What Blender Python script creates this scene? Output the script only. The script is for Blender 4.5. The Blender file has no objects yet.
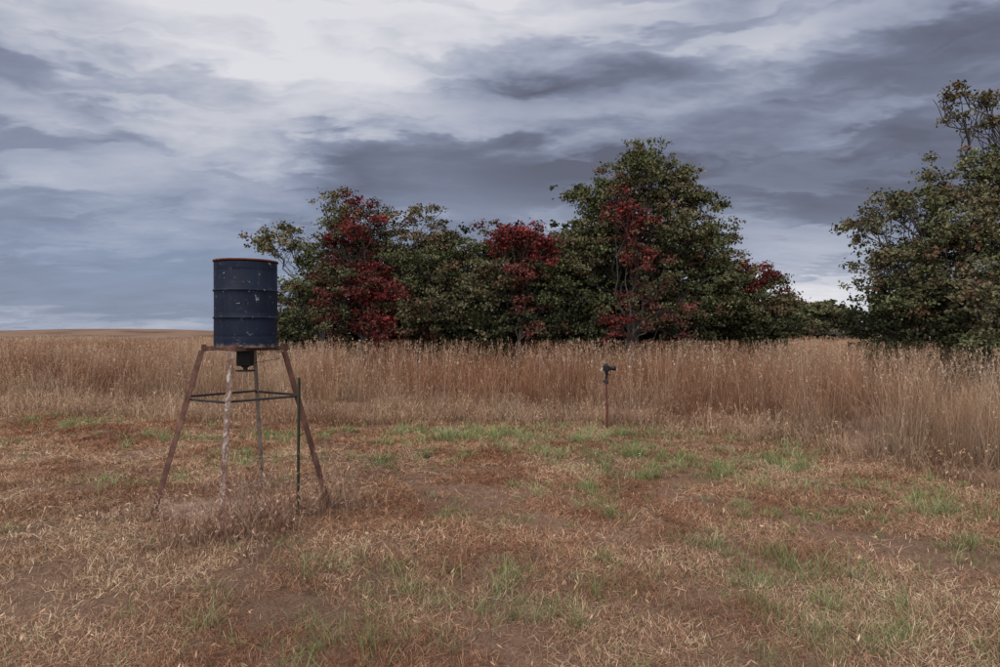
import bpy, bmesh, math, random, time
import numpy as np
from mathutils import Vector
rng=np.random.default_rng(7); random.seed(7)
scene=bpy.context.scene
scene.view_settings.view_transform='Standard'; scene.view_settings.look='None'
scene.view_settings.exposure=0; scene.view_settings.gamma=1
def link(o): scene.collection.objects.link(o); return o

# ---------------------------------------------------------------- helpers
def build_mesh(name,V,F,col=None,mats=(),mi=None,smooth=False):
    V=np.asarray(V,dtype=np.float32); F=np.asarray(F,dtype=np.int32)
    me=bpy.data.meshes.new(name)
    me.vertices.add(len(V)); me.vertices.foreach_set('co',V.ravel())
    n=len(F); k=F.shape[1]
    me.loops.add(n*k); me.loops.foreach_set('vertex_index',F.ravel())
    me.polygons.add(n); me.polygons.foreach_set('loop_start',np.arange(0,n*k,k,dtype=np.int32))
    try: me.polygons.foreach_set('loop_total',np.full(n,k,dtype=np.int32))
    except Exception: pass
    for m in mats: me.materials.append(m)
    if mi is not None: me.polygons.foreach_set('material_index',np.asarray(mi,dtype=np.int32))
    if smooth: me.polygons.foreach_set('use_smooth',np.ones(n,dtype=bool))
    me.update(calc_edges=True)
    if col is not None:
        c=np.ones((len(V),4),dtype=np.float32); c[:,:3]=col
        a=me.color_attributes.new('col','FLOAT_COLOR','POINT'); a.data.foreach_set('color',c.ravel())
    return me
def unit(v): return v/np.maximum(np.linalg.norm(v,axis=-1,keepdims=True),1e-9)
def tube(path,rad,sides=6):
    path=np.asarray(path,float); n=len(path)
    T=unit(np.gradient(path,axis=0))
    ref=np.tile([0.31,0.95,0.05],(n,1)); 
    if abs(T.mean(0)@ref[0])>0.9: ref=np.tile([1.,0,0],(n,1))
    A=unit(np.cross(T,ref)); B=np.cross(T,A)
    th=np.arange(sides)*2*math.pi/sides
    V=path[:,None]+np.asarray(rad)[:,None,None]*(A[:,None]*np.cos(th)[None,:,None]+B[:,None]*np.sin(th)[None,:,None])
    i=np.arange(n-1)[:,None]*sides; j=np.arange(sides)[None]; j2=(j+1)%sides
    F=np.stack([i+j,i+j2,i+sides+j2,i+sides+j],-1).reshape(-1,4)
    return V.reshape(-1,3),F
class Grid:
    def __init__(s,seed): s.g=np.random.default_rng(seed).random((64,64))
    def __call__(s,x,y,sc):
        x=np.asarray(x)/sc+1000; y=np.asarray(y)/sc+1000
        xi=np.floor(x).astype(int); yi=np.floor(y).astype(int); fx=x-xi; fy=y-yi
        fx=fx*fx*(3-2*fx); fy=fy*fy*(3-2*fy); g=s.g
        a=g[xi%64,yi%64]; b=g[(xi+1)%64,yi%64]; c=g[xi%64,(yi+1)%64]; d=g[(xi+1)%64,(yi+1)%64]
        return (a*(1-fx)+b*fx)*(1-fy)+(c*(1-fx)+d*fx)*fy
N1=Grid(1);N2=Grid(2);N3=Grid(3);N4=Grid(4)
def fbm(g,x,y,s): return .55*g(x,y,s)+.3*g(x+9,y-4,s*.47)+.15*g(x-3,y+7,s*.21)
def ground_h(x,y):
    x=np.asarray(x,float);y=np.asarray(y,float)
    h=0.05*(N1(x,y,2.3)-.5)+0.02*(N2(x,y,.6)-.5)
    # low rise in the far left distance
    h=h+3.0*np.exp(-((x+118)/60)**2-((y-215)/45)**2)+ 1.6*np.exp(-((x+190)/60)**2-((y-260)/60)**2)
    return h

# ---------------------------------------------------------------- materials
def mat(name):
    m=bpy.data.materials.new(name); m.use_nodes=True
    nt=m.node_tree; nt.nodes.clear()
    out=nt.nodes.new('ShaderNodeOutputMaterial'); b=nt.nodes.new('ShaderNodeBsdfPrincipled')
    nt.links.new(b.outputs[0],out.inputs[0]); return m,nt,b,out
def N(nt,t,**k):
    n=nt.nodes.new(t)
    for a,b in k.items(): setattr(n,a,b)
    return n
def ramp(nt,fac,stops,interp='LINEAR'):
    r=N(nt,'ShaderNodeValToRGB'); r.color_ramp.interpolation=interp
    e=r.color_ramp.elements
    while len(e)>1: e.remove(e[-1])
    e[0].position=stops[0][0]; e[0].color=(*stops[0][1],1)
    for p,c in stops[1:]:
        q=e.new(p); q.color=(*c,1)
    nt.links.new(fac,r.inputs[0]); return r.outputs[0]
def noise(nt,vec,scale,detail=4,rough=.55,dist=0):
    n=N(nt,'ShaderNodeTexNoise'); n.inputs['Scale'].default_value=scale
    n.inputs['Detail'].default_value=detail; n.inputs['Roughness'].default_value=rough
    n.inputs['Distortion'].default_value=dist
    if vec is not None: nt.links.new(vec,n.inputs['Vector'])
    return n.outputs[0]
def mixc(nt,fac,a,b,mode='MIX'):
    m=N(nt,'ShaderNodeMix',data_type='RGBA',blend_type=mode)
    for s,v in ((m.inputs[0],fac),(m.inputs[6],a),(m.inputs[7],b)):
        if isinstance(v,bpy.types.NodeSocket): nt.links.new(v,s)
        elif isinstance(v,(int,float)): s.default_value=v
        else: s.default_value=(*v,1)
    return m.outputs[2]
def foliage_mat(name):
    m,nt,b,out=mat(name); nt.nodes.remove(b)
    at=N(nt,'ShaderNodeAttribute',attribute_name='col')
    d=N(nt,'ShaderNodeBsdfDiffuse'); nt.links.new(at.outputs['Color'],d.inputs[0]); nt.links.new(d.outputs[0],out.inputs[0])
    return m
m_leaf=foliage_mat('oak_leaves'); m_tall=foliage_mat('tall_dry_grass'); m_short=foliage_mat('thatch'); m_green=foliage_mat('green_grass')
m_bark,nt,b,_=mat('bark')
g=N(nt,'ShaderNodeNewGeometry'); nn=noise(nt,g.outputs['Position'],9,3,.7)
nt.links.new(ramp(nt,nn,[(.3,(.03,.024,.02)),(.7,(.11,.09,.078))]),b.inputs['Base Color']); b.inputs['Roughness'].default_value=.95

# ground
m_ground,nt,b,_=mat('ground_soil_and_grass')
g=N(nt,'ShaderNodeNewGeometry'); P=g.outputs['Position']
n2=noise(nt,P,7,4,.7); n3=noise(nt,P,60,3,.75); n4=noise(nt,P,.06,4,.6)
soil=ramp(nt,n2,[(.28,(.10,.058,.040)),(.5,(.20,.125,.086)),(.72,(.33,.23,.16))])
straw_=ramp(nt,n3,[(.3,(.08,.050,.036)),(.5,(.22,.145,.098)),(.7,(.44,.33,.235))])
c=mixc(nt,.55,soil,straw_)
c=mixc(nt,1.0,c,ramp(nt,n4,[(.35,(.55,.50,.45)),(.5,(1,.92,.88)),(.65,(1.15,1.1,1.0))]),'MULTIPLY')
vm=N(nt,'ShaderNodeVectorMath',operation='SUBTRACT'); nt.links.new(P,vm.inputs[0]); vm.inputs[1].default_value=(-2.75,6.35,0)
vs=N(nt,'ShaderNodeVectorMath',operation='MULTIPLY'); nt.links.new(vm.outputs[0],vs.inputs[0]); vs.inputs[1].default_value=(.8,1.1,0)
vl=N(nt,'ShaderNodeVectorMath',operation='LENGTH'); nt.links.new(vs.outputs[0],vl.inputs[0])
ad=N(nt,'ShaderNodeMath',operation='MULTIPLY_ADD'); nt.links.new(n2,ad.inputs[0]); ad.inputs[1].default_value=.8; nt.links.new(vl.outputs['Value'],ad.inputs[2])
dm=ramp(nt,ad.outputs[0],[(.65,(1,1,1)),(.95,(0,0,0))])
dirt=ramp(nt,n3,[(.3,(.26,.165,.115)),(.7,(.44,.30,.22))])
c=mixc(nt,dm,c,dirt)
nt.links.new(c,b.inputs['Base Color']); b.inputs['Roughness'].default_value=.95; b.inputs['Specular IOR Level'].default_value=.1
bp=N(nt,'ShaderNodeBump'); bp.inputs['Strength'].default_value=.6; bp.inputs['Distance'].default_value=.02
nt.links.new(n3,bp.inputs['Height']); nt.links.new(bp.outputs[0],b.inputs['Normal'])

# ---------------------------------------------------------------- ground sheet (polar grid)
rad=np.concatenate([[0.0],np.geomspace(.4,3000,230)]); nth=288
th=np.arange(nth)*2*math.pi/nth
X=rad[1:,None]*np.cos(th); Y=rad[1:,None]*np.sin(th)+3
V=np.stack([X,Y,ground_h(X,Y)],-1).reshape(-1,3)
i=np.arange(len(rad)-2)[:,None]*nth; j=np.arange(nth)[None]; j2=(j+1)%nth
F=np.stack([i+j,i+nth+j,i+nth+j2,i+j2],-1).reshape(-1,4)
me=build_mesh('ground',V,F,mats=[m_ground],smooth=True)
bm=bmesh.new(); bm.from_mesh(me); bm.verts.ensure_lookup_table()
bm.faces.new([bm.verts[k] for k in range(nth)]); bm.normal_update(); bm.to_mesh(me); bm.free()
link(bpy.data.objects.new('ground',me))

# ---------------------------------------------------------------- blades of grass, all real geometry in world space
def blades(x,y,H,L,w,seg,C,basedark=.6,curl=1.6,tip=.25,zoff=-.01,seeds=0,seedf=.5,seedw=.006,seedc=(.5,.37,.25),seedlen=.2):
    n=len(x); base=np.stack([x,y,ground_h(x,y)+zoff],-1)
    la=rng.random(n)*2*math.pi; D=np.stack([np.cos(la),np.sin(la),0*la],-1)
    H=np.broadcast_to(H,n).astype(float); L=np.broadcast_to(L,n)*np.abs(rng.normal(1,.55,n)); w=np.broadcast_to(w,n)
    t=np.linspace(0,1,seg+1)
    P=base[:,None]+D[:,None]*(L[:,None]*t**curl)[...,None]
    P[...,2]+=H[:,None]*(t-.12*t**3*(L/np.maximum(H,.01))[:,None].clip(0,2))
    wa=rng.random(n)*2*math.pi; W=np.stack([np.cos(wa),np.sin(wa),0*wa],-1)
    if curl==1.0: W=np.stack([-np.sin(la),np.cos(la),rng.normal(0,.3,n)],-1)
    ww=(w*(.6+.8*rng.random(n)))[:,None]*(1-(1-tip)*t)[None]
    A=P-W[:,None]*ww[...,None]/2; B=P+W[:,None]*ww[...,None]/2
    V=np.stack([A,B],2).reshape(-1,3)
    k=(np.arange(n)*(seg+1)*2)[:,None]; s=(np.arange(seg)*2)[None]
    F=np.stack([k+s,k+s+1,k+s+3,k+s+2],-1).reshape(-1,4)
    C_=C[:,None]*(basedark+(1-basedark)*t)[None,:,None]  # darker blade bases: brown foot plus shade between stalks, put into the colour
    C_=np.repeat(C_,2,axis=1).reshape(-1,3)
    if seeds:
        idx=np.nonzero(rng.random(n)<seedf)[0]
        tt=1-seedlen+seedlen*rng.random((len(idx),seeds))
        pos=base[idx][:,None]+D[idx][:,None]*(L[idx][:,None]*tt**curl)[...,None]
        pos[...,2]+=H[idx][:,None]*(tt-.12*tt**3*(L/H)[idx][:,None])
        sw=np.repeat(np.broadcast_to(seedw,n)[idx],seeds)[:,None]
        pos+=rng.normal(0,.008,pos.shape); pos=pos.reshape(-1,3); q=len(pos)
        u=unit(rng.normal(0,1,(q,3))*[.6,.6,1]+[0,0,.6])*.022*np.clip(sw/.006,1,3); v=unit(rng.normal(0,1,(q,3)))*sw*.9
        sv=np.stack([pos-u,pos+v,pos+u,pos-v],1).reshape(-1,3)
        sf=np.arange(q*4).reshape(-1,4)+len(V)
        sc=np.repeat((.55*np.repeat(C[idx],seeds,axis=0)+.45*np.array(seedc))*(.7+.6*rng.random((q,1))),4,axis=0)
        V=np.concatenate([V,sv]);F=np.concatenate([F,sf]);C_=np.concatenate([C_,sc])
    return V,F,C_
def merge(parts):
    Vs,Fs,Cs=[],[],[];o=0
    for v,f,c in parts:
        Vs.append(v);Fs.append(f+o);Cs.append(c);o+=len(v)
    return np.concatenate(Vs),np.concatenate(Fs),np.concatenate(Cs)
def field_obj(name,parts,m):
    V,F,C=merge(parts); print(name,len(F)); return link(bpy.data.objects.new(name,build_mesh(name,V,F,C,[m])))
def pick(pal,n,j=.25): return np.array(pal)[rng.integers(0,len(pal),n)]*(1-j+2*j*rng.random((n,1)))

# edge of the mown clearing: y of the tall-grass front as a function of x
BX=[-70,-20,-10.8,-8.3,-5.85,-3.1,-1,1.8,3.4,4.5,4.9,5.1,5.3,5.6,6,7.5]
BY=[26,16.6,14.4,13.8,13.0,12.3,13,12.4,11.4,10.1,8.9,7.9,7.1,5,1,-14]
def edge(x): return np.interp(x,BX,BY)
tan=[(.44,.315,.21),(.52,.395,.28),(.38,.245,.16),(.41,.265,.17),(.27,.155,.105),(.58,.46,.35),(.32,.185,.125)]
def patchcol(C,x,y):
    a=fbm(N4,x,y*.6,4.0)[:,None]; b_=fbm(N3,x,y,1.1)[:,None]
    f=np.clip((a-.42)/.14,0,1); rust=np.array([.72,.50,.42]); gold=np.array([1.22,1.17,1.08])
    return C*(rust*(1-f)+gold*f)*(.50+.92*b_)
# tufted near stand
n=5600; cx=rng.uniform(-24,19,n); cy=rng.uniform(0,24,n)
e=edge(cx)+.8*(N1(cx,cy,.7)-.15)+.15*np.abs(rng.normal(0,1,n))
k=(cy>e)&(np.abs(cx)<cy*.95+4.5)&(rng.random(n)>.92*np.clip((N3(cx,cy,.6)-.50)*4,0,1))
cx,cy,e=cx[k],cy[k],e[k]; n=len(cx)
ch=(.46+.60*np.clip((cy-e)/2.2,0,1)**.8)*(.50+.88*N2(cx,cy,1.0))*(.62+.76*rng.random(n))*np.where(cx>3.5,1.15,1); ch=np.clip(ch,.2,1.42)
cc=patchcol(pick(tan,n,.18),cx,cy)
def grow(nb,spread,hf,hv,lean,w,seg,bd,seeds=0,seedf=.5,sel=None,jit=.28):
    id_=np.repeat(np.arange(n),nb)
    x=cx[id_]+rng.normal(0,spread,len(id_)); y=cy[id_]+rng.normal(0,spread,len(id_))
    H=ch[id_]*hf*(1+hv*rng.uniform(-1,1,len(id_)))
    C=cc[id_]*.65+patchcol(pick(tan,len(id_),jit),x,y)*.35
    ww=w*np.clip(y/14,.8,1.5)
    H=np.clip(H,.05,1.52)
    return blades(x,y,H,H*lean,ww,seg,C,bd,seeds=seeds,seedf=seedf,seedw=ww)
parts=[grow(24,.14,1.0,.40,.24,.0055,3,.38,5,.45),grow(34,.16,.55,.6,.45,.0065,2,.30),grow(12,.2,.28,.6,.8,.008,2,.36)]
# emergent flowering stalks standing clear of the mass
m_=3600; x=rng.uniform(-22,17,m_); y=rng.uniform(3,23,m_); k=(y>edge(x)+.4)&(np.abs(x)<y*.95+3)&(rng.random(m_)<.15+1.1*N1(x,y,1.5)); x,y=x[k],y[k]
H=rng.uniform(1.1,1.62,len(x)); parts.append(blades(x,y,H,H*.14,.006*np.clip(y/14,.8,1.5),4,pick([(.52,.41,.30),(.44,.30,.20),(.34,.20,.14)],len(x)),.7,seeds=12,seedf=.9,seedw=.0085,seedlen=.24,seedc=(.50,.39,.30)))
field_obj('tall_grass',parts,m_tall)
# open prairie behind
n=5200; cy=np.sqrt(rng.random(n)*(78**2-22**2)+22**2); cx=(rng.random(n)*2-1)*(cy*1.0+3)
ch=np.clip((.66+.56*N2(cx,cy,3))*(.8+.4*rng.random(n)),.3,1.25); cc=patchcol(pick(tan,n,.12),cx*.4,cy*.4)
def growf(nb,hf,hv,lean,w,seg,bd,seeds=0):
    id_=np.repeat(np.arange(n),nb); s=.42*np.clip(cy[id_]/40,.7,2)
    x=cx[id_]+rng.normal(0,1,len(id_))*s; y=cy[id_]+rng.normal(0,1,len(id_))*s
    H=np.clip(ch[id_]*hf*(1+hv*rng.uniform(-1,1,len(id_))),.05,1.5); C=cc[id_]*.7+patchcol(pick(tan,len(id_)),x*.4,y*.4)*.3
    return blades(x,y,H,H*lean,w*np.clip(y/30,.8,2.6),seg,C,bd,seeds=seeds,seedw=w*np.clip(y/30,.8,2.6))
field_obj('prairie_grass',[growf(26,1.0,.35,.2,.013,2,.5,2),growf(26,.55,.5,.4,.016,2,.42)],m_tall)

# mown sward
straw=[(.52,.39,.28),(.63,.51,.385),(.38,.235,.155),(.28,.155,.10),(.46,.295,.20),(.25,.16,.11),(.19,.10,.07),(.34,.29,.18)]
def bare(x,y): return np.exp(-(((x+2.8)*.95)**2+((y-6.4)*1.3)**2)/.42)
def sward(n,ymin=1.0,ymax=14.6,pw=1.0):
    u=rng.random(n); y=(u*(ymax**pw-ymin**pw)+ymin**pw)**(1/pw); x=(rng.random(n)*2-1)*(y*.82+1.8)
    k=(y<edge(x)+.9)&(x>-15)&(rng.random(n)>bare(x,y)*.92)
    k&=rng.random(n)>.88*np.clip((fbm(N3,x,y,.45)-.43)*4,0,1)
    return x[k],y[k]
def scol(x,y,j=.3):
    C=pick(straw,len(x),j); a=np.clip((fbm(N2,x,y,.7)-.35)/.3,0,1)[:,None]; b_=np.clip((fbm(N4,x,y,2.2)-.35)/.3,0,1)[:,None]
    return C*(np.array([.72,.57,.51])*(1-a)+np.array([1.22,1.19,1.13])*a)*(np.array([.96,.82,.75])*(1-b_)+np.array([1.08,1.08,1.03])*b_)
parts=[]
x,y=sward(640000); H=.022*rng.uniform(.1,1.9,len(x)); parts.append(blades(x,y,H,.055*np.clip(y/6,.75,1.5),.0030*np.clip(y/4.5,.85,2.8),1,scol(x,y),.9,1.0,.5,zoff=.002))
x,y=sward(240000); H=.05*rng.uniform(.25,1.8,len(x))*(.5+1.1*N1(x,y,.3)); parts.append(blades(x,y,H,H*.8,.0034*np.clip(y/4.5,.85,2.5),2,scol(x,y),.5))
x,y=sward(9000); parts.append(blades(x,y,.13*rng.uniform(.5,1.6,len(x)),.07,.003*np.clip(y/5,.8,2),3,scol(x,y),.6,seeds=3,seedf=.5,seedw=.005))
field_obj('mown_grass',parts,m_short)
patches=[(.44,4.85,.42),(.35,3.9,.36),(-.36,6,.4),(.9,7.6,.8),(1.1,9.3,1.0),(-7.8,12.6,.9),(-.6,10.8,1.3),(2.3,11.1,1.4),(2.4,6,.7),(4.4,6.4,1.3),
 (2.4,4.2,.8),(1.3,4.1,.5),(2.1,3.6,.6),(-1.38,4.85,.35),(-1.44,3.7,.30),(.97,7.2,.6),(-2.5,3.4,.35),(3.4,5.2,1.1),(-5.5,10.5,1.0),(-1.7,8.6,.6),(3.2,8.3,1.1),(1.7,5.1,.45),(-.1,5.6,.35),(-.6,3.6,.35),(-4.2,7.6,.5),(.0,4.4,.3),(3.0,3.9,.7),(1.8,8.8,.9),(-3.2,10.8,.9),(.6,11.3,1.1),(4.0,9.0,.7),(-7.5,9.8,.7),(-9.5,12.5,.9),(1.2,3.3,.45),(-4.3,5.6,.35),(-1.0,6.9,.45),(-3.6,8.8,.6),(-2.0,4.3,.3),(-.2,3.3,.35),(.9,6.2,.4),(2.9,7.1,.6)]
# clumpy: tuft centres first, then blades gathered tightly round each centre
n=26000; x=rng.uniform(-15,7.5,n); y=rng.uniform(1.8,14.5,n)
p=np.zeros(n)
for a,b_,r in patches: p+=np.exp(-(((x-a)/r)**2+((y-b_)/(r*.8))**2)*1.3)*.9
p=np.clip(p,0,.95)*np.clip(3.4*(fbm(N3,x,y,.30)-.34),0,1.3)+.7*np.clip((fbm(N1,x,y,1.1)-.45)*4,0,1)*np.clip((x+7)/6,.2,1)*np.clip((fbm(N4,x,y,.25)-.42)*5,0,1)+.35*np.clip((N2(x,y,.35)-.76)*5,0,1)
k=(rng.random(n)<p*.60)&(y<edge(x)+.1)&(rng.random(n)>bare(x,y))&(np.abs(x)<y*.82+1.8); cx,cy,pp=x[k],y[k],p[k]
n=len(cx); nb=(12+34*rng.random(n)**2).astype(int); id_=np.repeat(np.arange(n),nb); ts=(.45+.9*rng.random(n)**1.5)*(.7+.6*np.clip(pp*1.5,0,1))
sp_=(.028+.035*rng.random(n))[id_]
x=cx[id_]+rng.normal(0,1,len(id_))*sp_; y=cy[id_]+rng.normal(0,1,len(id_))*sp_
gcol=[(.235,.285,.105),(.31,.36,.145),(.18,.235,.085),(.34,.37,.17),(.42,.40,.22)]
H=.090*ts[id_]*rng.uniform(.4,1.5,len(id_)); C=pick(gcol,n,.25)[id_]*.65+pick(gcol,len(id_),.3)*.35
field_obj('green_grass',[blades(x,y,H,H*.65,.0042*np.clip(y/4.5,.85,2.4),2,C,.45)],m_green)

# dry weeds around the feeder feet
wp=[]
for cx_,cy_,sx_,sy_,nn_ in [(-2.32,5.42,.16,.10,14),(-2.0,5.6,.22,.16,16),(-2.45,5.3,.14,.08,8),(-3.2,5.9,.14,.1,8),(-1.55,6.3,.14,.1,10),(-2.25,5.9,.26,.18,20),(-2.5,7.1,.2,.12,8),(-2.1,5.2,.25,.1,7),(-1.85,6.15,.10,.08,8)]:
    for _ in range(nn_): wp.append((cx_+random.gauss(0,sx_),cy_+random.gauss(0,sy_)))
wp=np.array(wp); id_=np.repeat(np.arange(len(wp)),18); ws=(.4+1.2*rng.random(len(wp))**1.5)[id_]
x=wp[id_,0]+rng.normal(0,.035,len(id_)); y=wp[id_,1]+rng.normal(0,.035,len(id_)); H=.27*ws*rng.uniform(.3,1.6,len(id_))
field_obj('dry_weeds',[blades(x,y,H,H*.45,.0036,4,pick([(.40,.25,.165),(.28,.155,.105),(.56,.42,.30),(.22,.12,.08)],len(id_)),.5,seeds=5,seedf=.5,seedw=.0055,seedc=(.36,.23,.16))],m_short)
# stray tufts along the mown edge
n=1500; cx=rng.uniform(-14,5.6,n); cy=edge(cx)-np.abs(rng.normal(0,.5,n))+.5
k=(np.abs(cx-1.9)>.35)|(cy>12.2); cx=cx[k];cy=cy[k]; n=len(cx); s_=.3+.7*rng.random(n)
id_=np.repeat(np.arange(n),16); x=cx[id_]+rng.normal(0,.09,len(id_)); y=cy[id_]+rng.normal(0,.09,len(id_)); H=.42*s_[id_]*rng.uniform(.3,1.5,len(id_))
field_obj('grass_edge_tufts',[blades(x,y,H,H*.5,.006,2,patchcol(pick(tan,len(id_)),x,y),.5,seeds=3,seedf=.3,seedw=.006)],m_tall)

# ---------------------------------------------------------------- trees
PAL={'g':[(.090,.098,.044),(.112,.118,.058),(.066,.074,.036),(.138,.134,.07)],
     'o':[(.122,.118,.062),(.148,.138,.075),(.094,.09,.048),(.16,.13,.078)],
     'b':[(.135,.102,.06),(.11,.096,.05),(.155,.112,.07),(.09,.085,.045)],
     'r':[(.165,.030,.030),(.125,.028,.027),(.20,.045,.040),(.10,.045,.034),(.09,.030,.027)],
     'p':[(.135,.044,.038),(.11,.052,.038),(.15,.05,.043),(.10,.070,.042),(.085,.085,.042)],
     'd':[(.050,.056,.030),(.065,.068,.036),(.040,.046,.024)]}  # dark leaves; in low, inner and back lobes they paint in the grove's shade
def curve(a,b,n=6,wob=.12,sag=.0):
    a=np.array(a,float);b=np.array(b,float);L=np.linalg.norm(b-a);t=np.linspace(0,1,n)[:,None]
    P=a+(b-a)*t; P[1:-1]+=rng.normal(0,wob*L*.35,(n-2,3)); P[:,2]+=(np.sin(t[:,0]*math.pi)*sag*L); return P
NLEAF=0
def make_tree(name,base,lobes,tr=.2,fork=.9,leaf=.11,dens=1.0,cl=1.0):
    global NLEAF
    bx,by=base; tubes=[]; LC=[];LS=[];LCol=[]
    cx=np.mean([l[0] for l in lobes])
    z0=float(ground_h(bx,by))-.05
    fz=z0+fork
    trunk=curve((bx,by,z0),(bx+.15*(cx-bx),by,fz+.5),5,.08); tubes.append(tube(trunk,np.linspace(tr*1.25,tr*.8,5),8))
    for (lx,dy,lz,rx,rz,kind,*rest) in lobes:
        dn=rest[0] if rest else 1.0
        C=np.array([lx,by+dy,lz]); ry=rx*.95; R=np.array([rx,ry,rz])
        st=trunk[-1] if lz>fz+.6 else trunk[2]
        lr=tr*.28*min(1.4,max(.5,(rx+rz)/3))
        P=curve(st,C+[0,0,-.1*rz],8,.13,.05); tubes.append(tube(P,np.linspace(lr+.02,lr*.45,8),6))
        ns=int(10+9*rx*rz)
        d=unit(rng.normal(0,1,(ns,3))+[0,0,.15]); SC=C+d*R*rng.uniform(.4,1.08,(ns,1)); SC[:,2]=np.maximum(SC[:,2],.6)
        for S in SC:
            s0=P[rng.integers(4,8)]; Q=curve(s0,S,5,.16,.08); tubes.append(tube(Q,np.linspace(lr*.42,.010,5),4))
        nc=int(34*dens*dn*(rx*ry+rx*rz*1.2))
        par=rng.integers(0,ns,nc); sub=.29*(rx*rz)**.5
        CC=SC[par]+rng.normal(0,1,(nc,3))*[sub,sub,sub*.62]
        CC[:,2]=np.maximum(CC[:,2],.35)
        cr=cl*rng.uniform(.11,.31,nc)
        nl=(50*(cr/.24)**1.5).astype(int)+8
        rep=np.repeat(np.arange(nc),nl); q=len(rep)
        off=rng.normal(0,.6,(q,3))*cr[rep][:,None]*[1,1,.55]
        LC.append(CC[rep]+off); LS.append(leaf*(.6+.8*rng.random(q)))
        pal=np.array(PAL[kind]); sb=rng.uniform(.8,1.25,ns)
        pi=rng.integers(0,len(pal),ns)[par]; rr_=rng.random(nc)<.5; pi[rr_]=rng.integers(0,len(pal),rr_.sum())
        cc=pal[pi]*rng.uniform(.75,1.3,(nc,1))*sb[par][:,None]
        if kind in 'rp':    # green clusters mixed through the autumn colour
            gm=(rng.random(ns)<(.12 if kind=='r' else .25))[par]; cc[gm]=np.array([.085,.088,.045])*rng.uniform(.8,1.3,(gm.sum(),1))
        if kind in 'gob':   # odd russet clump
            m_=rng.random(nc)<.09; cc[m_]=np.array([.14,.080,.05])
        c_=cc[rep]*rng.uniform(.65,1.35,(q,1)); 
        m_=rng.random(q)<.2; c_[m_]=pal[rng.integers(0,len(pal),m_.sum())]
        LCol.append(c_)
    Vt=[];Ft=[];o=0
    for v,f in tubes: Vt.append(v);Ft.append(f+o);o+=len(v)
    Vt=np.concatenate(Vt);Ft=np.concatenate(Ft)
    c=np.concatenate(LC);s=np.concatenate(LS)[:,None];col=np.concatenate(LCol); NLEAF+=len(c)
    u=unit(rng.normal(0,1,c.shape)+[0,0,-.2]); w=unit(np.cross(u,rng.normal(0,1,c.shape)+[0,0,1.0]))
    V=np.stack([c-u*s*.5,c+w*s*.33+u*s*.08,c+u*s*.5,c-w*s*.33+u*s*.08],1).reshape(-1,3)
    F=np.arange(len(V)).reshape(-1,4)+len(Vt)
    colr=np.concatenate([np.full((len(Vt),3),.05),np.repeat(col,4,axis=0)])
    mi=np.concatenate([np.zeros(len(Ft),int),np.ones(len(F),int)])
    me=build_mesh(name,np.concatenate([Vt,V]),np.concatenate([Ft,F]),colr,[m_bark,m_leaf],mi)
    return link(bpy.data.objects.new(name,me))
# lobe: (x, dy, z, rx, rz, kind[, density])
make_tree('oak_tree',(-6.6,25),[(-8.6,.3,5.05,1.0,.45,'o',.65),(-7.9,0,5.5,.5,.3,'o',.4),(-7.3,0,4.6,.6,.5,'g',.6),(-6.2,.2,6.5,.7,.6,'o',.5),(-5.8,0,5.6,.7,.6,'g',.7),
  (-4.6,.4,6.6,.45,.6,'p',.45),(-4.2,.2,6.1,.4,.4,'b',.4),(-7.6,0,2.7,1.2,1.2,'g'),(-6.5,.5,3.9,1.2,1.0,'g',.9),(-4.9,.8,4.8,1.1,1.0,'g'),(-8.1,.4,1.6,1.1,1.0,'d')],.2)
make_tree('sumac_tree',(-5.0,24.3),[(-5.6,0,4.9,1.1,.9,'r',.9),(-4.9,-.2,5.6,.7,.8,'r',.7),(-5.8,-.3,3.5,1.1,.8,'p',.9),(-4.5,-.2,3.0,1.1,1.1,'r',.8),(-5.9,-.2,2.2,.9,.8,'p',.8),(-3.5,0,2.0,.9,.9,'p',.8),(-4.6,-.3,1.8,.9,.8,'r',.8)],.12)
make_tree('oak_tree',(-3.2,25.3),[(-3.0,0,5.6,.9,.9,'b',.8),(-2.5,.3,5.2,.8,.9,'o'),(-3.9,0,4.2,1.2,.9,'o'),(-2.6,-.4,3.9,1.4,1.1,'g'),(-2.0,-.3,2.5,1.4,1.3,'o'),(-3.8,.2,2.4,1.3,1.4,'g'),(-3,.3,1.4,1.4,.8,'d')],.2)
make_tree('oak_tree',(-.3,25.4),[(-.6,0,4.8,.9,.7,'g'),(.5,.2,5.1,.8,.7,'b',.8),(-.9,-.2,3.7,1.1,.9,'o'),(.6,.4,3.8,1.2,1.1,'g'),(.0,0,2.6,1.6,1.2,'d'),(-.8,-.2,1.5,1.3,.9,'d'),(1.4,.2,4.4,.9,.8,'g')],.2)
make_tree('sumac_tree',(.7,24.4),[(.1,-.3,5.3,.8,.7,'r',.8),(.9,-.3,5.0,.8,.7,'r',.8),(1.4,-.2,4.3,.8,.7,'r',.7),(.3,-.3,3.7,.9,.8,'p',.8),(1.3,-.3,2.3,.9,.9,'p',.6)],.1)
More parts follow.
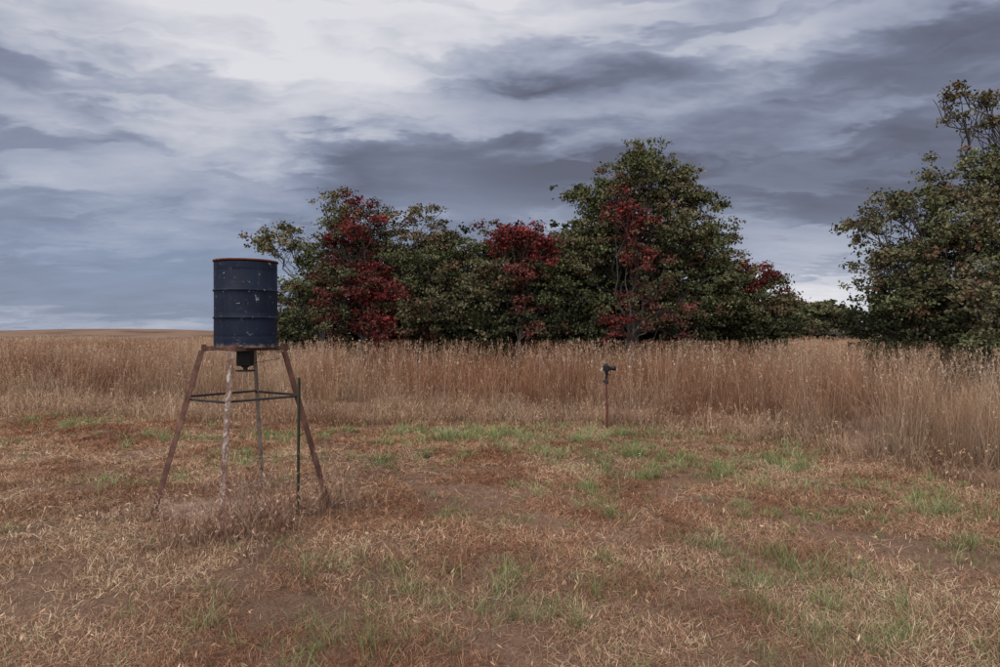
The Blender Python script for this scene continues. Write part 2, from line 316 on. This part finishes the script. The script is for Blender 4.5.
make_tree('oak_tree',(5.0,25.5),[(5.0,0,7.8,1.4,1.0,'g'),(3.7,.2,7.0,1.1,1.0,'g'),(6.4,.3,7.2,1.2,1.0,'o'),(7.3,0,6.6,.95,.8,'g'),(5.2,-.6,6.1,1.6,1.0,'b',.8),(4.0,-.3,5.2,1.3,.9,'g'),(6.9,-.4,5.1,1.4,1.0,'g'),
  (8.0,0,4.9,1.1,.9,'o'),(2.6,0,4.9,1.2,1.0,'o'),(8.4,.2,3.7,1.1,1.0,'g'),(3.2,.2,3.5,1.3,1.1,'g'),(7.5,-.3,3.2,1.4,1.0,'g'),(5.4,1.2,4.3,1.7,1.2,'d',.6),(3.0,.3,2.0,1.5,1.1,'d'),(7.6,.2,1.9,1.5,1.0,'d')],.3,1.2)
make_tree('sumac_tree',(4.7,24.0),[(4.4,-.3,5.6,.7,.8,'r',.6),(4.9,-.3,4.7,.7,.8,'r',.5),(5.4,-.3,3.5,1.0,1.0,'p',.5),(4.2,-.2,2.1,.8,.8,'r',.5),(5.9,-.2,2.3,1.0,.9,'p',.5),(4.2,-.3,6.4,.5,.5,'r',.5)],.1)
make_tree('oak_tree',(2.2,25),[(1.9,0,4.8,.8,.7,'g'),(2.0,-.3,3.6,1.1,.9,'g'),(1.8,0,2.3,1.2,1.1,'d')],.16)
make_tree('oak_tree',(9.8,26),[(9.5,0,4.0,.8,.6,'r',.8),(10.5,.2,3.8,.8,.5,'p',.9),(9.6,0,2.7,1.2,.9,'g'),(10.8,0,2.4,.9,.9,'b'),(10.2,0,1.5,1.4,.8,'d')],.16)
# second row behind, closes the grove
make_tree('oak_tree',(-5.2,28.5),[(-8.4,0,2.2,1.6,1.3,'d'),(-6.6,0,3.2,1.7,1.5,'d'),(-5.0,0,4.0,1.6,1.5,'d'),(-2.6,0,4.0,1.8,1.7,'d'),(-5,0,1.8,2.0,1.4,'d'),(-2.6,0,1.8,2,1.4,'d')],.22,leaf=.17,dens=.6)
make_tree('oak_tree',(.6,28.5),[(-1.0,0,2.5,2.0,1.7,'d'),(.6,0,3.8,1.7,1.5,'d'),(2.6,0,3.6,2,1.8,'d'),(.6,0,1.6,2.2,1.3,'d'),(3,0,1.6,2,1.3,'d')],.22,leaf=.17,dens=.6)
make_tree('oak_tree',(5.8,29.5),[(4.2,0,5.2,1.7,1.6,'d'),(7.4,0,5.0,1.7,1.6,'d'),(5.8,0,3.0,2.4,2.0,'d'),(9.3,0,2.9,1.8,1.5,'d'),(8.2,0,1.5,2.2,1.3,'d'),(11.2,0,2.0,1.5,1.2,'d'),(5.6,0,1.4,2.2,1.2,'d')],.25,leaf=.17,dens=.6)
# right-hand oaks
make_tree('oak_tree',(12.0,18),[(10.1,0,4.6,.8,.45,'o',.8),(11.0,.2,5.2,.8,.5,'g',.8),(12.2,.3,5.7,.9,.6,'o',.9),(13.5,.2,6.2,1.0,.7,'g',.9),(10.3,-.2,3.4,.8,.6,'o',.9),(11.6,-.2,4.1,1.1,.7,'g'),(12.9,-.3,4.7,1.2,.8,'o'),
  (11.0,0,2.6,1.1,.8,'g'),(12.3,-.4,3.0,1.3,1.0,'o'),(13.8,-.2,3.6,1.4,1.1,'g'),(10.5,.2,1.7,.9,.7,'d'),(11.8,.1,1.6,1.2,.8,'d'),(13.4,-.4,1.9,1.5,1.0,'o'),(12.4,1.4,4.2,1.5,1.1,'d',.7),(11.8,1.4,2.4,1.6,1.2,'d'),(15,.2,4.5,1.6,1.5,'g',.6),(15.3,0,2.4,1.6,1.3,'g',.6)],.25,.9,leaf=.09,dens=1.3,cl=.85)
make_tree('post_oak_tree',(15.2,18.8),[(12.5,0,8.2,.42,.22,'b',.8),(13.1,.1,8.55,.40,.2,'o',.9),(13.7,.2,8.3,.5,.25,'b',.9),(13.0,-.1,7.7,.4,.18,'o',.8),(13.9,0,7.6,.5,.2,'o',.9),(14.5,.1,8.6,.5,.3,'o',.8),(15.9,0,8.3,1.2,.9,'o',.5),(15.4,0,6.2,1.5,1.0,'g',.6)],.22,2.4,leaf=.095,cl=.75)
make_tree('oak_tree',(11.2,15.4),[(11.3,0,2.3,1.0,.8,'o'),(12.2,.2,1.7,1.0,.7,'g'),(12.5,.4,2.9,1.0,.8,'g'),(11.0,.2,1.2,.7,.5,'g')],.12,.5,leaf=.085,dens=1.3,cl=.8)
# distant tree mass
lob=[]
for k in range(26):
    xx=13+k*1.7+random.uniform(-.8,.8); lob.append((xx,random.uniform(-4,6),random.uniform(2.2,3.6)+(1.2 if k%5==2 else 0),random.uniform(1.7,2.6),random.uniform(1.6,2.4),random.choice('dggob')))
make_tree('distant_trees',(38,72),lob,.2,.5,leaf=.38,dens=.28,cl=1.9)
print('LEAVES',NLEAF)

# ---------------------------------------------------------------- metal materials
def metal_mat(name,stops,scale=6,rough=.7,metal=0,bump=.2,chips=None,chipc=(.5,.45,.4),extra=None,spec=.5):
    m,nt,b,_=mat(name); tc=N(nt,'ShaderNodeTexCoord'); O=tc.outputs['Object']
    c=ramp(nt,noise(nt,O,scale,6,.7,.4),stops)
    if chips:
        mp=N(nt,'ShaderNodeMapping'); mp.inputs['Scale'].default_value=chips[1]; nt.links.new(O,mp.inputs[0])
        f=ramp(nt,noise(nt,mp.outputs[0],chips[0],6,.72,.6),[(chips[2],(0,0,0)),(chips[2]+.03,(1,1,1))]); c=mixc(nt,f,c,chipc)
    if extra: c=extra(nt,O,c)
    nt.links.new(c,b.inputs['Base Color']); b.inputs['Roughness'].default_value=rough; b.inputs['Metallic'].default_value=metal
    b.inputs['Specular IOR Level'].default_value=spec
    bp=N(nt,'ShaderNodeBump'); bp.inputs['Strength'].default_value=bump; bp.inputs['Distance'].default_value=.004
    nt.links.new(noise(nt,O,scale*8,4,.7),bp.inputs['Height']); nt.links.new(bp.outputs[0],b.inputs['Normal'])
    return m
def drum_extra(nt,O,c):
    sx=N(nt,'ShaderNodeSeparateXYZ'); nt.links.new(O,sx.inputs[0])
    def near(z0,w,amt,colr,c):     # rust gathering on a seam
        d=N(nt,'ShaderNodeMath',operation='SUBTRACT'); nt.links.new(sx.outputs[2],d.inputs[0]); d.inputs[1].default_value=z0
        a=N(nt,'ShaderNodeMath',operation='ABSOLUTE'); nt.links.new(d.outputs[0],a.inputs[0])
        q=N(nt,'ShaderNodeMath',operation='MULTIPLY_ADD'); nt.links.new(noise(nt,O,17,5,.75),q.inputs[0]); q.inputs[1].default_value=-w*3; nt.links.new(a.outputs[0],q.inputs[2])
        r=N(nt,'ShaderNodeMapRange'); nt.links.new(q.outputs[0],r.inputs[0]); r.inputs[1].default_value=-w*1.5+amt-w*.4; r.inputs[2].default_value=-w*1.5+amt; r.inputs[3].default_value=1; r.inputs[4].default_value=0
        return mixc(nt,r.outputs[0],c,colr)
    c=near(0.0,.07,.035,(.13,.085,.065),c)
    c=near(H_*.345,.02,-.002,(.12,.07,.052),c); c=near(H_*.655,.02,-.002,(.11,.07,.055),c); c=near(H_,.04,.012,(.11,.05,.038),c)
    mp=N(nt,'ShaderNodeMapping'); mp.inputs['Scale'].default_value=(14,14,1.0); nt.links.new(O,mp.inputs[0])
    st=ramp(nt,noise(nt,mp.outputs[0],1.6,5,.7),[(.56,(0,0,0)),(.8,(.3,.3,.3))]); c=mixc(nt,st,c,(.09,.085,.09))
    f=ramp(nt,noise(nt,O,26,5,.7,.5),[(.65,(0,0,0)),(.68,(1,1,1))]); c=mixc(nt,f,c,(.30,.28,.26))
    return c
H_=.815
m_drum=metal_mat('navy_drum_paint',[(.3,(.004,.007,.016)),(.55,(.007,.013,.029)),(.75,(.014,.020,.040))],4,rough=.6,chips=(11,(1,1,.9),.64),chipc=(.28,.26,.24),extra=drum_extra,spec=.2)
m_rust=metal_mat('rusty_steel',[(.3,(.040,.022,.017)),(.5,(.095,.045,.033)),(.7,(.16,.09,.065))],9,rough=.9,chips=(16,(1,1,.5),.66),chipc=(.28,.23,.20),spec=.3)
m_peel=metal_mat('peeling_white_paint',[(.3,(.08,.042,.032)),(.5,(.16,.095,.07)),(.62,(.26,.20,.17))],14,rough=.85,chips=(18,(1,1,.35),.56),chipc=(.38,.34,.30),spec=.3)
m_rim=metal_mat('dark_red_rust',[(.3,(.06,.018,.014)),(.7,(.17,.055,.038))],12,rough=.85,spec=.3)
m_dark=metal_mat('dark_steel',[(.3,(.02,.018,.018)),(.7,(.055,.042,.038))],9,rough=.8,spec=.3)
m_black=metal_mat('black_plastic',[(.3,(.008,.008,.009)),(.7,(.014,.014,.016))],9,rough=.55,bump=.05,spec=.25)
m_glass=metal_mat('lens_glass',[(.3,(.01,.01,.015)),(.7,(.02,.02,.03))],2,rough=.08,bump=0)
m_post=metal_mat('green_post_paint',[(.3,(.028,.034,.020)),(.6,(.055,.060,.036)),(.75,(.13,.07,.045))],20,rough=.8,spec=.25)
m_grey=metal_mat('weathered_steel',[(.3,(.12,.10,.08)),(.7,(.22,.185,.15))],14,rough=.8,chips=(14,(1,1,.5),.53),chipc=(.11,.06,.042),spec=.2)

def obj_from(name,verts,faces,m,parent=None,bevel=0,smooth=False,loc=(0,0,0)):
    me=bpy.data.meshes.new(name); me.from_pydata([tuple(map(float,v)) for v in verts],[],[tuple(map(int,f)) for f in faces]); me.materials.append(m)
    if smooth: me.shade_smooth()
    o=link(bpy.data.objects.new(name,me)); o.location=loc
    if parent: o.parent=parent
    if bevel:
        b=o.modifiers.new('bevel','BEVEL'); b.width=bevel; b.segments=2; b.limit_method='ANGLE'
    return o
def bar(name,a,b,prof,m,parent,upref=None,bevel=.0015):
    """extrude a 2-D profile from a to b"""
    a=Vector(a);b=Vector(b);t=(b-a).normalized()
    ref=Vector(upref) if upref else (Vector((0,0,1)) if abs(t.z)<.9 else Vector((0,1,0)))
    u=ref.cross(t).normalized(); v=t.cross(u)
    n=len(prof); vs=[a+u*p[0]+v*p[1] for p in prof]+[b+u*p[0]+v*p[1] for p in prof]
    fs=[(i,(i+1)%n,n+(i+1)%n,n+i) for i in range(n)]+[tuple(range(n))[::-1],tuple(range(n,2*n))]
    return obj_from(name,vs,fs,m,parent,bevel)
def circ(r,n=10): return [(r*math.cos(2*math.pi*i/n),r*math.sin(2*math.pi*i/n)) for i in range(n)]
def rect(w,h): return [(-w/2,-h/2),(w/2,-h/2),(w/2,h/2),(-w/2,h/2)]
def Lp(f,t=.006): return [(0,0),(f,0),(f,t),(t,t),(t,f),(0,f)]
def lathe(name,prof,m,parent,loc=(0,0,0),n=64,rot=None,smooth=True,dent=None):
    vs=[];fs=[];k=len(prof)
    for i in range(n):
        a=2*math.pi*i/n
        for r,z in prof:
            rr=r-(dent(a,z) if dent and r>.2 else 0); vs.append((rr*math.cos(a),rr*math.sin(a),z))
    for i in range(n):
        j=(i+1)%n
        for q in range(k-1): fs.append((i*k+q,j*k+q,j*k+q+1,i*k+q+1))
    o=obj_from(name,vs,fs,m,parent,0,smooth,loc)
    if rot: o.rotation_euler=rot
    return o

# ---------------------------------------------------------------- game feeder
FX,FY=-2.40,6.30
feeder=link(bpy.data.objects.new('deer_feeder',None)); feeder.location=(0,0,0)
zb=1.545; H=.815; R=.286
pr=[(0,.022),(R-.012,.022),(R-.012,0),(R+.004,0),(R+.006,.008),(R+.002,.018),(R-.004,.024)]
def rib(z,h=.014,d=.010): return [(R-.004,z-h),(R-.001,z-h*.6),(R+d-.003,z-h*.2),(R+d-.003,z+h*.2),(R-.001,z+h*.6),(R-.004,z+h)]
def span(a,b,k=6): return [(R-.004,a+(b-a)*i/k) for i in range(1,k)]
pr+=span(.024,.095,3)+[(R-.004,.10),(R-.006,.108),(R-.004,.116)]+span(.12,H*.345-.02)+rib(H*.345)+span(H*.345+.02,H*.655-.02)+rib(H*.655)+[(R-.004,H-.105),(R-.006,H-.098),(R-.004,H-.09)]+span(H-.09,H-.022,3)+[(R-.004,H-.022)]
def dent(a,z):
    d=.006*math.exp(-((a-4.3)/.22)**2-((z-.40)/.07)**2)+.005*math.exp(-((a-5.1)/.2)**2-((z-.18)/.06)**2)+.004*math.exp(-((a-4.9)/.25)**2-((z-.66)/.05)**2)
    return d+.0012*math.sin(3*a+z*9)
drum=lathe('drum',pr,m_drum,feeder,(FX,FY,zb),96,dent=dent)
lathe('drum_rim',[(R-.004,H-.0145),(R+.003,H-.013),(R+.007,H-.008),(R+.007,H-.002),(R+.003,H+.003),(R-.010,H+.003),(R-.014,H-.014),(0,H-.010)],m_rim,feeder,(FX,FY,zb),72)
# little bung on the lid
lathe('lid_bung',[(0,.02),(.03,.02),(.034,.012),(.034,0)],m_rim,feeder,(FX+.1,FY-.1,zb+H-.012),20)
tops={'left':(-2.755,6.20,zb-.03),'front':(-2.375,5.94,zb-.03),'right':(-2.055,6.40,zb-.03),'back':(-2.44,6.66,zb-.03)}
feet={'left':(-3.14,6.03,-.04),'front':(-2.325,5.58,-.04),'right':(-1.60,6.38,-.04),'back':(-2.485,7.04,-.04)}
mats={'left':m_rust,'front':m_peel,'right':m_rust,'back':m_grey}
for k in tops:
    f=.062 if k!='back' else .045
    o=bar('leg_'+k,feet[k],tops[k],[(p[0]-f/2,p[1]-f/2) for p in Lp(f)],mats[k],feeder,upref=(.35,1,0))
order=['left','front','right','back']
def lerp(a,b,t): return tuple(a[i]+(b[i]-a[i])*t for i in range(3))
for i in range(4):
    a=tops[order[i]];b=tops[order[(i+1)%4]]
    bar('frame_rail_%d'%(i+1),(a[0],a[1],zb-.022-.001*i),(b[0],b[1],zb-.022-.001*i),Lp(.042,.006),m_rust,feeder)
    a=lerp(feet[order[i]],tops[order[i]],.715+.006*i);b=lerp(feet[order[(i+1)%4]],tops[order[(i+1)%4]],.715+.006*i)
    bar('brace_%d'%(i+1),a,b,circ(.011),m_dark,feeder,bevel=0)
    # corner tab holding the drum
    t=tops[order[i]]; bar('corner_tab_%s'%order[i],(t[0],t[1],zb-.03),(t[0],t[1],zb+.035),rect(.045,.006),m_rust,feeder)
bar('cross_bar_1',(FX-.30,FY-.06,zb-.006),(FX+.30,FY+.03,zb-.006),rect(.05,.008),m_rust,feeder)
bar('cross_bar_2',(FX+.03,FY-.30,zb-.016),(FX-.03,FY+.30,zb-.016),rect(.05,.008),m_rust,feeder)
# spinner motor + battery box
bar('motor_box',(FX,FY-.02,zb-.17),(FX,FY-.02,zb-.022),rect(.13,.11),m_black,feeder,bevel=.008)
lathe('funnel',[(.07,.03),(.045,0),(.02,-.02),(.02,-.045)],m_dark,feeder,(FX,FY-.02,zb-.17),24)
lathe('spinner_plate',[(0,.0),(.085,.0),(.09,.012),(.085,.004),(0,.004)],m_dark,feeder,(FX,FY-.02,zb-.222),28)
bar('solar_wire',(FX+.06,FY-.06,zb-.15),(-2.08,6.32,zb-.10),circ(.003,6),m_black,feeder,bevel=0)

# ---------------------------------------------------------------- green steel T-post
fp=link(bpy.data.objects.new('steel_fence_post',None)); fp.location=(-1.88,6.20,0)
T=[(-.014,0),(.014,0),(.014,.004),(.003,.004),(.003,.024),(-.003,.024),(-.003,.004),(-.014,.004)]
p=bar('post',(0,0,-.1),(.012,0,1.27),[(a,-b_) for a,b_ in T][::-1],m_post,fp,upref=(0,1,0),bevel=0)
for k in range(20):
    z=.12+k*.055; bar('stud_%02d'%(k+1),(.001,-.0305+.028,z),(.001,-.0305+.020,z+.0),rect(.010,.012),m_post,fp,bevel=0)

# ---------------------------------------------------------------- camera on a stake
cs=link(bpy.data.objects.new('camera_on_stake',None)); cs.location=(1.88,11.75,0); cs.rotation_euler=(0,0,math.radians(-14))
bar('stake',(0.012,0,-.15),(0,0,.84),circ(.016,8),m_rim,cs,bevel=0)
bar('stake_flange',(0.006,0,.0),(.004,0,.42),rect(.04,.006),m_rim,cs)
lathe('clamp',[(0,0),(.026,0),(.03,.01),(.03,.06),(.022,.075),(0,.075)],m_dark,cs,(0,0,.80),16)
bar('clamp_knob',(-.03,0,.835),(-.075,0,.835),circ(.014,10),m_black,cs)
bar('head_column',(0,0,.87),(0,0,.965),circ(.02,12),m_black,cs)
lathe('ball_head',[(0,-.03),(.022,-.025),(.032,0),(.028,.02),(.014,.032),(0,.034)],m_black,cs,(0,0,.975),18)
bar('head_lever',(.02,0,.965),(.075,-.02,.945),circ(.008,8),m_black,cs)
bar('plate',(-.035,0,1.013),(.04,0,1.013),rect(.05,.012),m_dark,cs)
def hexa(name,x0,x1,y0,y1,z0,z1,m,bv=.008,tx=0):
    vs=[(x0,y0,z0),(x1,y0,z0),(x1,y1,z0),(x0,y1,z0),(x0+tx,y0+tx*1.5,z1),(x1-tx,y0+tx*1.5,z1),(x1-tx,y1-tx*1.5,z1),(x0+tx,y1-tx*1.5,z1)]
    return obj_from(name,vs,[(3,2,1,0),(4,5,6,7),(0,1,5,4),(1,2,6,5),(2,3,7,6),(3,0,4,7)],m,cs,bv)
hexa('body',-.06,.038,-.072,.072,1.02,1.118,m_black,.010)
hexa('grip',.036,.062,-.070,-.03,1.024,1.108,m_black,.010)
hexa('viewfinder_hump',-.045,.03,-.03,.03,1.116,1.150,m_black,.008,.010)
lathe('lens',[(.0,.105),(.028,.103),(.034,.095),(.036,.06),(.034,.055),(.034,.02),(.031,.0)],m_black,cs,(.036,0,1.066),24,(0,math.radians(90),0))
lathe('lens_hood',[(.036,.08),(.045,.125),(.043,.125),(.034,.08)],m_black,cs,(.036,0,1.066),24,(0,math.radians(90),0))
lathe('front_element',[(0,.006),(.018,.004),(.029,0)],m_glass,cs,(.140,0,1.066),24,(0,math.radians(90),0))
lathe('mode_dial',[(0,.014),(.014,.014),(.015,.0)],m_dark,cs,(-.01,-.05,1.118),16)

# ---------------------------------------------------------------- sky
w=bpy.data.worlds.new('World'); scene.world=w; w.use_nodes=True; nt=w.node_tree; nt.nodes.clear()
out=N(nt,'ShaderNodeOutputWorld'); bg=N(nt,'ShaderNodeBackground'); bg.inputs[1].default_value=.1; nt.links.new(bg.outputs[0],out.inputs[0])
SE,SAZ=42,205   # sun elevation and compass direction (from +Y, clockwise)
sky=N(nt,'ShaderNodeTexSky'); sky.sky_type='NISHITA'; sky.sun_disc=False; sky.sun_elevation=math.radians(SE); sky.sun_rotation=math.radians(SAZ)
tc=N(nt,'ShaderNodeTexCoord'); D=tc.outputs['Generated']
def M(op,a,b=None,c=None,clamp=False):
    n=N(nt,'ShaderNodeMath',operation=op,use_clamp=clamp)
    for i_,v in enumerate((a,b,c)):
        if v is None: continue
        if isinstance(v,bpy.types.NodeSocket): nt.links.new(v,n.inputs[i_])
        else: n.inputs[i_].default_value=v
    return n.outputs[0]
sp=N(nt,'ShaderNodeSeparateXYZ'); nt.links.new(D,sp.inputs[0]); x_,y_,z_=sp.outputs
zc=M('MAXIMUM',z_,0.0); zd=M('ADD',zc,.18)
cb=N(nt,'ShaderNodeCombineXYZ'); nt.links.new(M('DIVIDE',x_,zd),cb.inputs[0]); nt.links.new(M('DIVIDE',y_,zd),cb.inputs[1])
def mapped(rot,sc,off=(0,0,0)):
    m_=N(nt,'ShaderNodeMapping'); m_.inputs['Rotation'].default_value=(0,0,math.radians(rot)); m_.inputs['Scale'].default_value=sc; m_.inputs['Location'].default_value=off
    nt.links.new(cb.outputs[0],m_.inputs[0]); return m_.outputs[0]
nA=noise(nt,mapped(-14,(.9,1.7,1),(3,1,0)),1.0,5,.55,.2)
nB=noise(nt,mapped(-10,(3.0,4.4,1),(7,2,0)),1.0,4,.6,.2)
az0=M('ARCTAN2',x_,y_); el0=M('ARCSINE',z_)
az=M('MULTIPLY_ADD',M('SUBTRACT',nA,.5),.36,az0); el=M('MULTIPLY_ADD',M('SUBTRACT',nB,.5),.12,el0)
ae=N(nt,'ShaderNodeCombineXYZ'); nt.links.new(az,ae.inputs[0]); nt.links.new(el,ae.inputs[1])
# long flat cloud bars (stratocumulus rolls seen edge-on)
ae2=N(nt,'ShaderNodeCombineXYZ'); nt.links.new(az0,ae2.inputs[0]); nt.links.new(M('MULTIPLY_ADD',M('SUBTRACT',nB,.5),.10,el0),ae2.inputs[1])
mpd=N(nt,'ShaderNodeMapping'); mpd.inputs['Rotation'].default_value=(0,0,math.radians(-6)); mpd.inputs['Scale'].default_value=(2.6,13,1); mpd.inputs['Location'].default_value=(2.3,.6,0); nt.links.new(ae2.outputs[0],mpd.inputs[0])
nD=noise(nt,mpd.outputs[0],1.0,4,.52,.15)
bars=N(nt,'ShaderNodeMapRange',interpolation_type='SMOOTHSTEP'); nt.links.new(nD,bars.inputs[0]); bars.inputs[1].default_value=.43; bars.inputs[2].default_value=.57; bars.inputs[3].default_value=-.12; bars.inputs[4].default_value=.12
val=M('ADD',M('MULTIPLY',M('SUBTRACT',nA,.5),.72),.40); val=M('MULTIPLY_ADD',M('SUBTRACT',nB,.5),.42,val); val=M('ADD',val,bars.outputs[0])
def blob(a,e,wa,we,tilt=0):
    mp=N(nt,'ShaderNodeMapping',vector_type='TEXTURE'); mp.inputs['Location'].default_value=(math.radians(a),math.radians(e),0)
    mp.inputs['Rotation'].default_value=(0,0,math.radians(tilt)); mp.inputs['Scale'].default_value=(math.radians(wa)*1.9,math.radians(we)*1.9,1)
    nt.links.new(ae.outputs[0],mp.inputs[0]); gt=N(nt,'ShaderNodeTexGradient',gradient_type='QUADRATIC_SPHERE'); nt.links.new(mp.outputs[0],gt.inputs[0]); return gt.outputs['Fac']
for a_,e_,wa,we,wt,tl in [(-24,25,24,9,.85,0),(4,28,20,6,.40,0),(-32,10.5,14,3,.1,8),(4,20.2,8,1.7,-.50,3),(6,14.5,15,2.8,-.32,3),(28,13,20,6,-.36,0),
           (35,20,9,3,-.25,0),(-12,12.5,9,3.4,-.28,35),(24,2.0,12,3.4,.66,0),(-25,1,34,2.4,.12,0),(20,22,10,2.6,.28,8),(-25,6,18,4,-.06,0),(-30,14,14,3,-.12,0)]:
    val=M('MULTIPLY_ADD',blob(a_,e_,wa,we,tl),wt,val)
# brighter cloud towards the hidden sun (behind) and overhead
back=N(nt,'ShaderNodeMapRange',interpolation_type='SMOOTHSTEP'); nt.links.new(y_,back.inputs[0]); back.inputs[1].default_value=.35; back.inputs[2].default_value=-.6
zen=N(nt,'ShaderNodeMapRange',interpolation_type='SMOOTHSTEP'); nt.links.new(z_,zen.inputs[0]); zen.inputs[1].default_value=.45; zen.inputs[2].default_value=.9
val=M('MULTIPLY_ADD',back.outputs[0],.35,val); val=M('MULTIPLY_ADD',zen.outputs[0],.25,val,clamp=True)
S=10
cc=ramp(nt,val,[(0,(.12,.125,.17)),(.18,(.165,.18,.25)),(.38,(.25,.278,.375)),(.56,(.39,.42,.52)),(.74,(.56,.575,.645)),(1,(.75,.745,.79))])
v=N(nt,'ShaderNodeVectorMath',operation='SCALE'); nt.links.new(cc,v.inputs[0])
boost=M('MULTIPLY_ADD',back.outputs[0],9,S); boost=M('MULTIPLY_ADD',zen.outputs[0],4,boost); nt.links.new(boost,v.inputs['Scale'])
# thin cloud low on the left lets some blue through
tint=mixc(nt,M('MULTIPLY',blob(-26,5,24,7),.75),v.outputs[0],(2.5,3.2,4.6))
nt.links.new(mixc(nt,.05,tint,sky.outputs[0]),bg.inputs[0])

sd=bpy.data.lights.new('sun','SUN'); sd.energy=1.5; sd.angle=math.radians(12); sd.color=(1,.94,.85)
so=link(bpy.data.objects.new('sun',sd))
a,e_=math.radians(SAZ),math.radians(SE)
dirv=Vector((math.sin(a)*math.cos(e_),math.cos(a)*math.cos(e_),math.sin(e_)))
so.rotation_euler=dirv.to_track_quat('Z','Y').to_euler(); so.location=(0,-5,30)

cam=bpy.data.cameras.new('camera'); cam.lens=24; cam.sensor_width=36; cam.clip_end=6000; cam.clip_start=.1
co=link(bpy.data.objects.new('camera',cam)); co.location=(0,0,1.68); co.rotation_euler=(math.radians(90),0,0)
scene.camera=co
print('POLYS',sum(len(m.polygons) for m in bpy.data.meshes))
